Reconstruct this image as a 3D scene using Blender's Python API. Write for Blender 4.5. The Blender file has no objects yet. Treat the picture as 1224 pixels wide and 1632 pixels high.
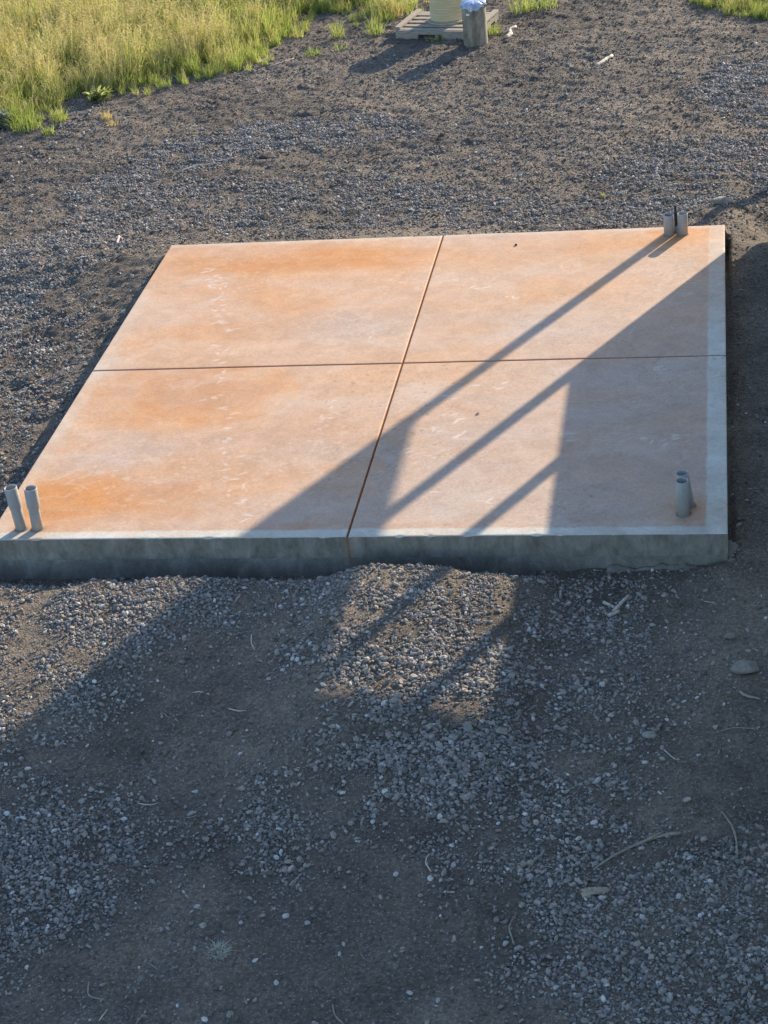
import bpy, bmesh, math, random
import numpy as np
from mathutils import Vector, Matrix

random.seed(7); RNG = np.random.default_rng(11)
SC = bpy.context.scene
COL = SC.collection

# ------------------------------------------------------------------ camera
cam = bpy.data.cameras.new('camera'); camo = bpy.data.objects.new('camera', cam); COL.objects.link(camo)
PITCH, YAW, ROLL = 0.5151, -0.2039, -0.1126
F = Vector((math.sin(YAW)*math.cos(PITCH), math.cos(YAW)*math.cos(PITCH), -math.sin(PITCH)))
rt = Vector((math.cos(YAW), -math.sin(YAW), 0)); up = rt.cross(F)
Rv = math.cos(ROLL)*rt + math.sin(ROLL)*up; Uv = -math.sin(ROLL)*rt + math.cos(ROLL)*up
camo.matrix_world = Matrix(((Rv.x, Uv.x, -F.x, 5.2073), (Rv.y, Uv.y, -F.y, -11.1678), (Rv.z, Uv.z, -F.z, 6.9481), (0, 0, 0, 1)))
cam.sensor_fit = 'VERTICAL'; cam.sensor_height = 36; cam.lens = 3068.8/1632*36
cam.clip_start = 0.1; cam.clip_end = 3000
SC.camera = camo
SC.render.resolution_x = 768; SC.render.resolution_y = 1024

# ------------------------------------------------------------------ sky, sun, exposure
SUN_EL = math.radians(20.2); SUN_AZ = math.atan2(0.4677, 0.8839)
to_sun = Vector((math.sin(SUN_AZ)*math.cos(SUN_EL), math.cos(SUN_AZ)*math.cos(SUN_EL), math.sin(SUN_EL)))
w = bpy.data.worlds.new('World'); SC.world = w; w.use_nodes = True
nt = w.node_tree; bg = nt.nodes['Background']
sky = nt.nodes.new('ShaderNodeTexSky'); sky.sky_type = 'NISHITA'; sky.sun_disc = False
sky.sun_elevation = SUN_EL; sky.sun_rotation = SUN_AZ; sky.altitude = 300; sky.dust_density = 0.6; sky.ozone_density = 2.6
nt.links.new(sky.outputs[0], bg.inputs[0]); bg.inputs[1].default_value = 0.15
sl = bpy.data.lights.new('sun', 'SUN'); sl.energy = 4.6; sl.angle = math.radians(0.53); sl.color = (1.0, 0.855, 0.65)
so = bpy.data.objects.new('sun', sl); COL.objects.link(so); so.rotation_euler = to_sun.to_track_quat('Z', 'Y').to_euler(); so.location = (20, 40, 30)
SC.view_settings.view_transform = 'Standard'; SC.view_settings.look = 'None'; SC.view_settings.gamma = 1; SC.view_settings.exposure = 1.05
SC.view_settings.use_curve_mapping = False

# ------------------------------------------------------------------ helpers
def tag(o, label=None, cat=None, group=None, kind=None):
    if label: o['label'] = label
    if cat: o['category'] = cat
    if group: o['group'] = group
    if kind: o['kind'] = kind
    return o
def link(name, me, parent=None, mat=None):
    o = bpy.data.objects.new(name, me); COL.objects.link(o)
    if mat is not None and me is not None: me.materials.append(mat)
    if parent is not None: o.parent = parent
    return o
def empty(name, loc, rz=0.0):
    o = bpy.data.objects.new(name, None); COL.objects.link(o); o.location = loc; o.rotation_euler = (0, 0, rz)
    o.empty_display_size = 0.1
    return o
def mesh(name, V, Fc, smooth=False):
    me = bpy.data.meshes.new(name); me.from_pydata([tuple(v) for v in V], [], [tuple(f) for f in Fc]); me.update()
    if smooth: me.polygons.foreach_set('use_smooth', [True]*len(me.polygons))
    return me
def box_bm(bm, x0, x1, y0, y1, z0, z1):
    v = [bm.verts.new(p) for p in ((x0,y0,z0),(x1,y0,z0),(x1,y1,z0),(x0,y1,z0),(x0,y0,z1),(x1,y0,z1),(x1,y1,z1),(x0,y1,z1))]
    for f in ((3,2,1,0),(4,5,6,7),(0,1,5,4),(1,2,6,5),(2,3,7,6),(3,0,4,7)): bm.faces.new([v[i] for i in f])
def box(name, x0, x1, y0, y1, z0, z1, bevel=0.0, segs=2):
    bm = bmesh.new(); box_bm(bm, x0, x1, y0, y1, z0, z1)
    if bevel: bmesh.ops.bevel(bm, geom=bm.edges[:], offset=bevel, segments=segs, affect='EDGES', profile=0.6)
    me = bpy.data.meshes.new(name); bm.to_mesh(me); bm.free(); return me
def tube(pts, rad, sides=8, cap=True):
    """tapered tube through pts"""
    pts = [Vector(p) for p in pts]; n = len(pts); V = []; Fc = []
    for i, p in enumerate(pts):
        t = (pts[min(i+1, n-1)] - pts[max(i-1, 0)]).normalized()
        a = t.cross(Vector((0, 0, 1))) if abs(t.z) < 0.95 else t.cross(Vector((0, 1, 0)))
        a.normalize(); b = t.cross(a)
        for k in range(sides):
            c, s = math.cos(2*math.pi*k/sides), math.sin(2*math.pi*k/sides)
            V.append(p + a*rad[i]*c + b*rad[i]*s)
    for i in range(n-1):
        for k in range(sides):
            k2 = (k+1) % sides
            Fc.append((i*sides+k, i*sides+k2, (i+1)*sides+k2, (i+1)*sides+k))
    if cap:
        Fc.append(tuple(reversed(range(sides)))); Fc.append(tuple(range((n-1)*sides, n*sides)))
    return V, Fc
def lathe(prof, sides=40):
    V = []; Fc = []; n = len(prof)
    for r, z in prof:
        for k in range(sides):
            a = 2*math.pi*k/sides; V.append((r*math.cos(a), r*math.sin(a), z))
    for i in range(n-1):
        for k in range(sides):
            k2 = (k+1) % sides; Fc.append((i*sides+k, i*sides+k2, (i+1)*sides+k2, (i+1)*sides+k))
    return V, Fc

# value noise on arrays
class Noise:
    def __init__(s, seed): s.t = np.random.default_rng(seed).random((256, 256))
    def __call__(s, x, y):
        xi = np.floor(x).astype(int); yi = np.floor(y).astype(int); fx = x-xi; fy = y-yi
        fx = fx*fx*fx*(fx*(fx*6-15)+10); fy = fy*fy*fy*(fy*(fy*6-15)+10)
        t = s.t; a = t[xi % 256, yi % 256]; b = t[(xi+1) % 256, yi % 256]; c = t[xi % 256, (yi+1) % 256]; d = t[(xi+1) % 256, (yi+1) % 256]
        return (a*(1-fx)+b*fx)*(1-fy) + (c*(1-fx)+d*fx)*fy
    def fbm(s, x, y, o=4, g=0.5):
        r = 0; a = 1; tot = 0
        for i in range(o):
            r = r + a*(s(x*2**i+17.3*i, y*2**i+5.1*i)-0.5); tot += a; a *= g
        return r/tot*2
N1, N2, N3, N4 = Noise(1), Noise(2), Noise(3), Noise(4)
def sstep(a, b, x):
    t = np.clip((x-a)/(b-a), 0, 1); return t*t*(3-2*t)

# material helpers
def mat(name):
    m = bpy.data.materials.new(name); m.use_nodes = True
    return m, m.node_tree, m.node_tree.nodes['Principled BSDF']
class G:
    def __init__(s, t): s.t = t
    def n(s, kind, **kw):
        x = s.t.nodes.new(kind)
        for k, v in kw.items(): setattr(x, k, v)
        return x
    def l(s, a, b): s.t.links.new(a, b)
    def coord(s, scale=(1, 1, 1), out='Object'):
        c = s.n('ShaderNodeTexCoord'); m = s.n('ShaderNodeMapping'); m.inputs['Scale'].default_value = scale
        s.l(c.outputs[out], m.inputs[0]); return m.outputs[0]
    def noise(s, vec, scale, detail=6, rough=0.6, dist=0.0):
        x = s.n('ShaderNodeTexNoise'); x.inputs['Scale'].default_value = scale; x.inputs['Detail'].default_value = detail
        x.inputs['Roughness'].default_value = rough; x.inputs['Distortion'].default_value = dist
        s.l(vec, x.inputs['Vector']); return x.outputs['Fac']
    def vor(s, vec, scale, feature='F1', out='Distance'):
        x = s.n('ShaderNodeTexVoronoi'); x.feature = feature; x.inputs['Scale'].default_value = scale; s.l(vec, x.inputs['Vector']); return x.outputs[out]
    def ramp(s, fac, stops, interp='LINEAR'):
        x = s.n('ShaderNodeValToRGB'); x.color_ramp.interpolation = interp
        e = x.color_ramp.elements
        while len(e) > 1: e.remove(e[0])
        for i, (p, c) in enumerate(stops):
            el = e[0] if i == 0 else e.new(p)
            el.position = p; el.color = (*c, 1) if len(c) == 3 else c
        s.l(fac, x.inputs[0]); return x.outputs[0]
    def mr(s, v, a, b, c=0.0, d=1.0):
        x = s.n('ShaderNodeMapRange'); x.inputs[1].default_value = a; x.inputs[2].default_value = b; x.inputs[3].default_value = c; x.inputs[4].default_value = d
        s.l(v, x.inputs[0]); return x.outputs[0]
    def mix(s, f, a, b, mode='MIX'):
        x = s.n('ShaderNodeMix', data_type='RGBA', blend_type=mode)
        for sock, v in ((x.inputs[0], f), (x.inputs[6], a), (x.inputs[7], b)):
            if isinstance(v, (int, float)): sock.default_value = v
            elif isinstance(v, tuple): sock.default_value = (*v, 1)
            else: s.l(v, sock)
        return x.outputs[2]
    def math(s, op, a, b=None):
        x = s.n('ShaderNodeMath', operation=op)
        for i, v in enumerate((a, b)):
            if v is None: continue
            if isinstance(v, (int, float)): x.inputs[i].default_value = v
            else: s.l(v, x.inputs[i])
        return x.outputs[0]
    def bump(s, h, strength, dist, normal=None):
        x = s.n('ShaderNodeBump'); x.inputs['Strength'].default_value = strength; x.inputs['Distance'].default_value = dist
        s.l(h, x.inputs['Height'])
        if normal is not None: s.l(normal, x.inputs['Normal'])
        return x.outputs[0]

H = 0.30                    # height of the slab top
W, D = 5.2, 5.467           # slab size
JX, JY = 0.504*W, 0.501*D   # joints

# ------------------------------------------------------------------ materials
def soil_material():
    m, t, b = mat('dark_cinder_soil'); g = G(t)
    v = g.coord()
    big = g.noise(v, 0.55, 5, 0.6); mid = g.noise(v, 3.2, 6, 0.65, 0.4); fine = g.noise(v, 42, 5, 0.7); grit = g.vor(v, 75)
    c = g.ramp(big, [(0.32, (0.125, 0.104, 0.086)), (0.5, (0.178, 0.147, 0.118)), (0.68, (0.262, 0.212, 0.164))])
    c2 = g.ramp(mid, [(0.3, (0.72, 0.72, 0.73)), (0.52, (1, 1, 1)), (0.75, (1.25, 1.22, 1.16))])
    c = g.mix(1.0, c, c2, 'MULTIPLY')
    c3 = g.ramp(fine, [(0.3, (0.5, 0.5, 0.5)), (0.55, (1, 1, 1)), (0.72, (1.6, 1.55, 1.5))])
    c = g.mix(1.0, c, c3, 'MULTIPLY')
    # scattered pale grit
    cellc = g.vor(v, 75, out='Color'); sep = g.n('ShaderNodeSeparateColor'); g.l(cellc, sep.inputs[0])
    pick = g.math('MULTIPLY', g.math('GREATER_THAN', sep.outputs[0], 0.86), g.math('LESS_THAN', grit, 0.42))
    c = g.mix(g.math('MULTIPLY', pick, 0.65), c, (0.36, 0.34, 0.32))
    g.l(c, b.inputs['Base Color']); b.inputs['Roughness'].default_value = 0.95; b.inputs['Specular IOR Level'].default_value = 0.15
    h = g.math('ADD', g.math('MULTIPLY', fine, 0.8), g.math('MULTIPLY', grit, -0.7))
    n1 = g.bump(h, 0.9, 0.012)
    n2 = g.bump(g.noise(v, 16, 5, 0.65), 0.9, 0.03, n1)
    g.l(n2, b.inputs['Normal'])
    return m
M_SOIL = soil_material()

def stone_material(name, stops, rough=0.85):
    m, t, b = mat(name); g = G(t)
    oi = g.n('ShaderNodeObjectInfo'); v = g.coord()
    c = g.ramp(oi.outputs['Random'], stops)
    n = g.noise(v, 3.0, 4, 0.7); c = g.mix(1.0, c, g.ramp(n, [(0.3, (0.7, 0.7, 0.7)), (0.7, (1.2, 1.2, 1.2))]), 'MULTIPLY')
    g.l(c, b.inputs['Base Color']); b.inputs['Roughness'].default_value = rough; b.inputs['Specular IOR Level'].default_value = 0.3
    g.l(g.bump(n, 0.4, 0.1), b.inputs['Normal'])
    return m
M_GRAVEL = stone_material('crushed_gravel', [(0.0, (0.16, 0.145, 0.132)), (0.35, (0.265, 0.24, 0.217)), (0.6, (0.36, 0.325, 0.29)), (0.78, (0.44, 0.39, 0.34)), (0.88, (0.34, 0.25, 0.21)), (0.96, (0.56, 0.52, 0.48)), (1.0, (0.72, 0.69, 0.65))])
M_CRUMB = stone_material('soil_crumb', [(0.0, (0.12, 0.10, 0.083)), (0.6, (0.18, 0.15, 0.12)), (0.92, (0.28, 0.23, 0.18)), (1.0, (0.46, 0.42, 0.38))], 0.95)
M_ROCK = stone_material('field_rock', [(0.0, (0.24, 0.22, 0.19)), (1.0, (0.34, 0.31, 0.26))])
M_DARKROCK = stone_material('dark_clod', [(0.0, (0.09, 0.08, 0.072)), (1.0, (0.11, 0.096, 0.086))], 0.95)
M_PALE = stone_material('pale_stone', [(0.0, (0.40, 0.39, 0.38)), (1.0, (0.6, 0.58, 0.56))])

def simple(name, col, rough=0.8, spec=0.3, nscale=30, namp=0.25, stretch=(1, 1, 1), bumpd=0.003):
    m, t, b = mat(name); g = G(t); v = g.coord(stretch)
    n = g.noise(v, nscale, 6, 0.65)
    lo = tuple(c*(1-namp) for c in col); hi = tuple(min(1, c*(1+namp)) for c in col)
    g.l(g.ramp(n, [(0.3, lo), (0.7, hi)]), b.inputs['Base Color'])
    b.inputs['Roughness'].default_value = rough; b.inputs['Specular IOR Level'].default_value = spec
    g.l(g.bump(n, 0.4, bumpd), b.inputs['Normal'])
    return m
M_TWIG = simple('weathered_twig', (0.30, 0.26, 0.21), 0.85, 0.2, 60, 0.35)
M_PALETWIG = simple('bleached_wood', (0.52, 0.46, 0.38), 0.85, 0.2, 40, 0.25)
M_BARK = simple('bark_chip', (0.36, 0.29, 0.22), 0.9, 0.2, 50, 0.35)
M_PALLET = simple('grey_pallet_wood', (0.33, 0.285, 0.235), 0.9, 0.2, 14, 0.4, (1, 9, 9))
M_PVC = simple('grey_pvc', (0.34, 0.335, 0.325), 0.5, 0.45, 18, 0.16, (1, 1, 0.5), bumpd=0.0004)
M_CABLE = simple('black_cable', (0.02, 0.02, 0.022), 0.5, 0.5, 20, 0.2)
M_WALL = simple('grey_board_siding', (0.70, 0.69, 0.67), 0.8, 0.3, 6, 0.12, (1, 1, 12))
M_POST = simple('weathered_post_wood', (0.34, 0.27, 0.20), 0.85, 0.3, 12, 0.3, (6, 6, 1))
M_ROOF = simple('dark_roofing', (0.10, 0.10, 0.105), 0.8, 0.3, 10, 0.2)

def slab_top_material():
    m, t, b = mat('stained_concrete'); g = G(t)
    at = g.n('ShaderNodeAttribute', attribute_name='stain'); sp = g.n('ShaderNodeSeparateColor'); g.l(at.outputs['Color'], sp.inputs[0])
    orange, grey, white = sp.outputs; border = at.outputs['Alpha']
    v = g.coord()
    fine = g.noise(v, 55, 6, 0.75); speck = g.noise(v, 130, 4, 0.7); cloud = g.noise(v, 5, 8, 0.65, 0.6)
    base = g.ramp(orange, [(0.0, (0.54, 0.405, 0.325)), (0.35, (0.57, 0.37, 0.25)), (0.65, (0.58, 0.325, 0.175)), (1.0, (0.56, 0.255, 0.09))])
    c = g.mix(g.math('MULTIPLY', grey, 0.75), base, (0.44, 0.36, 0.32))
    c = g.mix(1.0, c, g.ramp(cloud, [(0.3, (0.88, 0.87, 0.86)), (0.7, (1.10, 1.11, 1.12))]), 'MULTIPLY')
    c = g.mix(1.0, c, g.ramp(fine, [(0.32, (0.80, 0.79, 0.78)), (0.55, (1.0, 1.0, 1.0)), (0.75, (1.14, 1.16, 1.2))]), 'MULTIPLY')
    c = g.mix(g.mr(speck, 0.66, 0.78, 0.0, 0.35), c, (0.66, 0.62, 0.56))
    bcol = g.mix(g.mr(g.math('ADD', g.math('MULTIPLY', fine, 0.5), g.math('MULTIPLY', cloud, 0.5)), 0.38, 0.62), (0.46, 0.44, 0.385), (0.66, 0.635, 0.56))
    c = g.mix(border, c, bcol)
    c = g.mix(g.math('MULTIPLY', white, 0.7), c, (0.72, 0.68, 0.62))
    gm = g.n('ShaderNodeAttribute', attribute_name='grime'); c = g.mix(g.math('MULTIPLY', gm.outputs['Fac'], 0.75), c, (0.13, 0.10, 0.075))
    # the sides of each panel are bare concrete, darker than the top and blotchy, with faint runs
    geo = g.n('ShaderNodeNewGeometry'); sn = g.n('ShaderNodeSeparateXYZ'); g.l(geo.outputs['True Normal'], sn.inputs[0])
    side = g.mr(sn.outputs[2], 0.35, 0.6, 1.0, 0.0)
    vs = g.coord((1, 1, 0.5)); run = g.math('ADD', g.math('MULTIPLY', g.noise(vs, 7, 10, 0.78, 0.3), 0.9), g.math('MULTIPLY', g.noise(g.coord((1, 1, 0.2)), 25, 4, 0.6), 0.1))
    sc = g.ramp(run, [(0.36, (0.13, 0.118, 0.098)), (0.5, (0.215, 0.198, 0.168)), (0.62, (0.30, 0.28, 0.245)), (0.72, (0.42, 0.40, 0.36))])
    # rust run below the joint
    px = g.n('ShaderNodeSeparateXYZ'); g.l(v, px.inputs[0])
    rust = g.mr(g.math('ABSOLUTE', g.math('SUBTRACT', px.outputs[0], JX+0.005)), 0.0, 0.05, 0.38, 0.0)
    sc = g.mix(rust, sc, (0.30, 0.12, 0.045))
    # inner faces of the joints are rust stained
    jn = g.math('MAXIMUM', g.math('LESS_THAN', g.math('ABSOLUTE', g.math('SUBTRACT', px.outputs[0], JX)), 0.012), g.math('LESS_THAN', g.math('ABSOLUTE', g.math('SUBTRACT', px.outputs[1], JY)), 0.012))
    sc = g.mix(g.math('MULTIPLY', jn, g.math('GREATER_THAN', px.outputs[1], 0.02)), sc, (0.36, 0.15, 0.06))
    c = g.mix(side, c, sc)
    g.l(c, b.inputs['Base Color']); b.inputs['Roughness'].default_value = 0.78; b.inputs['Specular IOR Level'].default_value = 0.25
    g.l(g.bump(g.math('ADD', fine, speck), 0.25, 0.003), b.inputs['Normal'])
    return m
M_SLAB = slab_top_material()
def slab_side_material():
    m, t, b = mat('rough_formed_concrete'); g = G(t)
    v = g.coord((1, 1, 0.6)); run = g.noise(v, 6, 9, 0.75, 0.6); fine = g.noise(g.coord(), 60, 5, 0.7)
    c = g.ramp(run, [(0.34, (0.15, 0.135, 0.112)), (0.52, (0.225, 0.208, 0.178)), (0.70, (0.34, 0.315, 0.275))])
    c = g.mix(1.0, c, g.ramp(fine, [(0.3, (0.8, 0.8, 0.8)), (0.7, (1.15, 1.15, 1.15))]), 'MULTIPLY')
    px = g.n('ShaderNodeSeparateXYZ'); g.l(g.coord(), px.inputs[0])
    rust = g.mr(g.math('ABSOLUTE', g.math('SUBTRACT', px.outputs[0], JX+0.01)), 0.0, 0.03, 0.4, 0.0)
    c = g.mix(rust, c, (0.28, 0.11, 0.04))
    g.l(c, b.inputs['Base Color']); b.inputs['Roughness'].default_value = 0.9; b.inputs['Specular IOR Level'].default_value = 0.2
    g.l(g.bump(fine, 0.5, 0.006), b.inputs['Normal'])
    return m
M_SIDE = slab_side_material()

def leaf_material(name, c1, c2, c3, trans=0.5):
    m = bpy.data.materials.new(name); m.use_nodes = True; t = m.node_tree; t.nodes.clear(); g = G(t)
    out = g.n('ShaderNodeOutputMaterial'); oi = g.n('ShaderNodeObjectInfo')
    at = g.n('ShaderNodeAttribute', attribute_name='tint')
    col = g.ramp(g.math('ADD', g.math('MULTIPLY', oi.outputs['Random'], 0.45), g.math('MULTIPLY', at.outputs['Fac'], 0.55)), [(0.0, c1), (0.5, c2), (1.0, c3)])
    d = g.n('ShaderNodeBsdfDiffuse'); tr = g.n('ShaderNodeBsdfTranslucent'); mx = g.n('ShaderNodeMixShader'); mx.inputs[0].default_value = trans
    g.l(col, d.inputs[0]); g.l(g.mix(1.0, col, (1.25, 1.25, 0.8), 'MULTIPLY'), tr.inputs[0]); g.l(d.outputs[0], mx.inputs[1]); g.l(tr.outputs[0], mx.inputs[2])
    g.l(mx.outputs[0], out.inputs[0])
    return m
M_GRASS = leaf_material('meadow_grass', (0.27, 0.33, 0.10), (0.41, 0.43, 0.17), (0.58, 0.52, 0.28))
M_GREEN = leaf_material('fresh_grass', (0.19, 0.26, 0.075), (0.29, 0.34, 0.115), (0.42, 0.43, 0.18))
M_DRY = leaf_material('dry_grass', (0.50, 0.40, 0.18), (0.58, 0.46, 0.22), (0.64, 0.48, 0.27), 0.35)
M_HEADS = leaf_material('seed_heads', (0.46, 0.40, 0.20), (0.56, 0.48, 0.27), (0.62, 0.50, 0.32), 0.4)
M_STRAW = leaf_material('bleached_straw', (0.42, 0.40, 0.33), (0.52, 0.49, 0.41), (0.60, 0.57, 0.48), 0.2)
M_WEED = leaf_material('weed_leaf', (0.34, 0.38, 0.18), (0.43, 0.46, 0.23), (0.58, 0.58, 0.32), 0.62)
M_GREYLEAF = leaf_material('grey_green_leaf', (0.20, 0.24, 0.20), (0.27, 0.30, 0.27), (0.34, 0.37, 0.33), 0.3)

# ------------------------------------------------------------------ ground
# spoil berm left along the front of the slab: x, distance from the face, crest height
BERM = np.array([(-2, .40, .10), (0, .38, .140), (.49, .43, .123), (.75, .39, .140), (.88, .355, .153), (1.11, .385, .140), (1.33, .335, .162), (1.68, .34, .158), (2.0, .34, .125), (2.4, .34, .135), (2.52, .34, .158), (2.7, .26, .193), (2.94, .222, .208), (3.2, .238, .202), (3.37, .26, .193), (3.48, .312, .171), (3.72, .314, .171), (3.9, .33, .140), (4.15, .22, .05), (4.5, .2, .04), (4.9, .2, .05), (5.2, .12, .10), (5.6, .1, .10), (7, .1, .05)])
def ground_h(x, y, detail=True):
    base = 0.03 + 0.05*N1.fbm(x*0.22, y*0.22, 3)
    # front: profile against the slab face, fading to the yard
    dc = np.interp(x, BERM[:, 0], BERM[:, 1]); zc = np.interp(x, BERM[:, 0], BERM[:, 2]); d = np.maximum(-y, 0)
    yard = 0.055 + 0.02*N2.fbm(x*0.7, y*0.7, 3)
    run = np.interp(x, [0, 2.2, 2.6, 3.8, 4.2], [2.1, 2.0, 2.6, 2.6, 1.4])
    outer = yard + (zc-yard)*(1-sstep(0, 1, (d-dc)/run*0.85+0.0))
    tb = sstep(3.7, 4.35, x); tr = (zc-0.01)*tb + np.minimum(zc-0.16, -0.03)*(1-tb); inner = tr + (zc-tr)*sstep(0.12, 1.0, d/dc)
    hf = np.where(d > dc, outer, inner)
    # beside and behind
    left = np.interp(y, [0, 1.5, 3.0, 4.2, 5.0, 6.5], [-0.02, 0.085, 0.125, 0.175, 0.25, 0.14])
    wl = np.exp(-np.clip(-x, 0, 9)/0.9)
    back = 0.05 + 0.19*np.exp(-np.clip(y-D, 0, 50)/0.9)
    right = np.interp(y, [-0.5, 0, 1.2, 4.0, 4.7, 5.3, 6.3, 8], [0.02, 0.10, 0.06, 0.06, 0.08, 0.06, 0.02, 0.02])
    hb = back - (back-0.03)*sstep(5.2, 5.5, x)
    mids = np.where(x < W/2, base*(1-wl)+left*wl, right)
    m = np.where(y > D, hb, mids)
    # soften the corner transitions
    s = sstep(D-0.9, D+0.5, y); m = np.where((x < 0) | (x > W), mids*(1-s)+hb*s, m)
    t = sstep(-0.35, 0.25, y)
    out = np.where((x < 0) | (x > W), hf*(1-t)+m*t, np.where(y < D/2, hf, m))
    out = out + 0.05*np.exp(-(((x-5.15)/0.25)**2+((y-6.15)/0.35)**2)) + 0.10*np.exp(-(((x-5.5)/0.16)**2+((y-5.2)/0.42)**2)) + 0.08*np.exp(-(((x-5.42)/0.12)**2+((y-5.75)/0.2)**2))
    far = sstep(14, 30, np.hypot(x-2.6, y-3)); out = out*(1-far) + far*(0.05+0.5*N1.fbm(x*0.03, y*0.03, 3))
    if detail:
        cl = sstep(4.6, 6.5, y) + sstep(0.2, -0.3, x)*sstep(-0.2, 0.6, y)   # cloddier behind and left of the slab
        cl = np.clip(cl, 0, 1)
        k = 1-far
        out = out + k*(0.012*N2.fbm(x*2.1, y*2.1, 3) + (0.008+0.022*cl)*N3.fbm(x*5.5+1.5*N1(x, y), y*7.5, 4, 0.55) + (0.003+0.008*cl)*np.abs(N4.fbm(x*13, y*15, 3, 0.6)))
        # wheel ruts left of the slab, running diagonally
        u = (x+0.9)*0.80 - (y-3.6)*0.60
        out = out + 0.02*np.sin(u*30+3*N2(x*2, y*2))*np.exp(-(((x+0.75)/0.45)**2 + ((y-4.0)/1.5)**2))
    inside = (x > -0.03) & (x < W+0.03) & (y > -0.03) & (y < D+0.03)
    out = np.where(inside, np.minimum(out, 0.05) - 0.25*sstep(0.03, 0.25, np.minimum(np.minimum(x, W-x), np.minimum(y, D-y))), out)
    return out
def axis(a, b, step, far):
    core = np.arange(a, b+1e-6, step); grow = []
    d = step
    while (grow[-1] if grow else 0) < far:
        d *= 1.22; grow.append((grow[-1] if grow else 0)+d)
    grow = np.array(grow)
    return np.concatenate([(a-grow)[::-1], core, b+grow])
def grid_mesh(name, xs, ys, z):
    nx, ny = len(xs), len(ys); X, Y = np.meshgrid(xs, ys)
    co = np.empty((nx*ny, 3), np.float32); co[:, 0] = X.ravel(); co[:, 1] = Y.ravel(); co[:, 2] = z.ravel()
    i = np.arange(nx*ny).reshape(ny, nx); q = np.stack([i[:-1, :-1], i[:-1, 1:], i[1:, 1:], i[1:, :-1]], -1).reshape(-1, 4)
    me = bpy.data.meshes.new(name); me.vertices.add(len(co)); me.vertices.foreach_set('co', co.ravel())
    me.loops.add(q.size); me.loops.foreach_set('vertex_index', q.ravel().astype(np.int32))
    me.polygons.add(len(q)); me.polygons.foreach_set('loop_start', np.arange(0, q.size, 4, dtype=np.int32))
    me.polygons.foreach_set('use_smooth', np.ones(len(q), bool)); me.update(calc_edges=True)
    return me
gx = axis(-6.5, 7.0, 0.026, 500); gy = axis(-5.5, 16.5, 0.026, 500)
GX, GY = np.meshgrid(gx, gy)
ground = link('ground', grid_mesh('ground', gx, gy, ground_h(GX, GY)), None, M_SOIL); tag(ground, kind='structure')
def gh(x, y): return float(ground_h(np.array([x], float), np.array([y], float))[0])

# ------------------------------------------------------------------ the house wing whose shade falls across the slab (stands right of the view)
hs = empty('open_ended_shed', (6.1, 0, 0)); tag(hs, 'grey boarded shed with open far end and square timber posts beside the concrete slab', 'shed')
HX = 6.1
def yz_prism(name, poly, x0, x1, m):
    n = len(poly); V = [(x0-HX, y, z) for y, z in poly] + [(x1-HX, y, z) for y, z in poly]
    Fc = [tuple(range(n)), tuple(reversed(range(n, 2*n)))] + [((i+1) % n, i, n+i, n+(i+1) % n) for i in range(n)]
    me = mesh(name, V, Fc); bm = bmesh.new(); bm.from_mesh(me); bmesh.ops.recalc_face_normals(bm, faces=bm.faces); bm.to_mesh(me); bm.free()
    return link(name, me, hs, m)
yz_prism('lower_wall', [(-6, -0.4), (6.45, -0.4), (6.45, 1.962), (-6, 1.962)], HX, HX+0.09, M_WALL)
yz_prism('upper_wall', [(8.055, 2.915), (8.055, 7.4), (-6, 7.4), (-6, 1.966), (2.6, 1.966), (5.08, 2.915)], HX, HX+0.09, M_WALL)
for y0, zb in ((8.01, -0.4), (6.50, -0.4), (5.06, 1.966), (3.56, 1.966)):
    link('post', box('post', 0.003, 0.087, y0-0.044, y0+0.044, zb, 2.912, 0.004, 1), hs, M_POST)
link('rear_wall', box('rear_wall', 3.3, 3.4, -6, 6.0, -0.4, 7.4), hs, M_WALL)
link('end_wall', box('end_wall', 0.095, 3.295, -5.99, -5.9, -0.4, 7.38), hs, M_WALL)
rf = bmesh.new(); vs_ = [rf.verts.new(p) for p in ((-0.35, -6.4, 7.43), (-0.35, 8.15, 7.43), (3.8, 8.15, 8.25), (3.8, -6.4, 8.25), (-0.35, -6.4, 7.55), (-0.35, 8.15, 7.55), (3.8, 8.15, 8.37), (3.8, -6.4, 8.37))]
for f in ((0, 1, 2, 3), (7, 6, 5, 4), (4, 5, 1, 0), (5, 6, 2, 1), (6, 7, 3, 2), (7, 4, 0, 3)): rf.faces.new([vs_[i] for i in f])
me = bpy.data.meshes.new('roof'); rf.to_mesh(me); rf.free(); link('roof', me, hs, M_ROOF)

# ------------------------------------------------------------------ concrete slab: four panels with tooled joints
slab = empty('concrete_slab', (0, 0, 0)); tag(slab, 'large square orange stained concrete pad with cross shaped joints', 'concrete slab')
prints = [(0.60, 4.62), (0.66, 4.45), (0.78, 4.38), (0.74, 4.15), (0.84, 3.95), (0.86, 3.80), (0.90, 3.62), (0.98, 3.45), (0.96, 3.20), (1.04, 3.02), (1.08, 2.82), (1.14, 2.60), (1.16, 2.42), (1.20, 2.20), (1.30, 2.02), (1.36, 1.84), (1.36, 1.66), (1.46, 1.48), (1.50, 1.28), (1.58, 1.10), (1.60, 0.90), (1.70, 0.68), (1.76, 0.5), (1.84, 0.3),
          (0.52, 4.78), (3.0, 1.55), (3.15, 1.75), (3.25, 1.42), (3.05, 2.05), (2.9, 1.2), (3.4, 2.3), (4.05, 1.4), (4.6, 1.36), (4.76, 1.35), (4.85, 1.38), (3.6, 0.45), (3.2, 0.6), (3.1, 4.2), (3.35, 4.0), (2.2, 2.0), (2.15, 1.85), (2.3, 3.2), (0.7, 4.5), (4.7, 2.5)]
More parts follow.
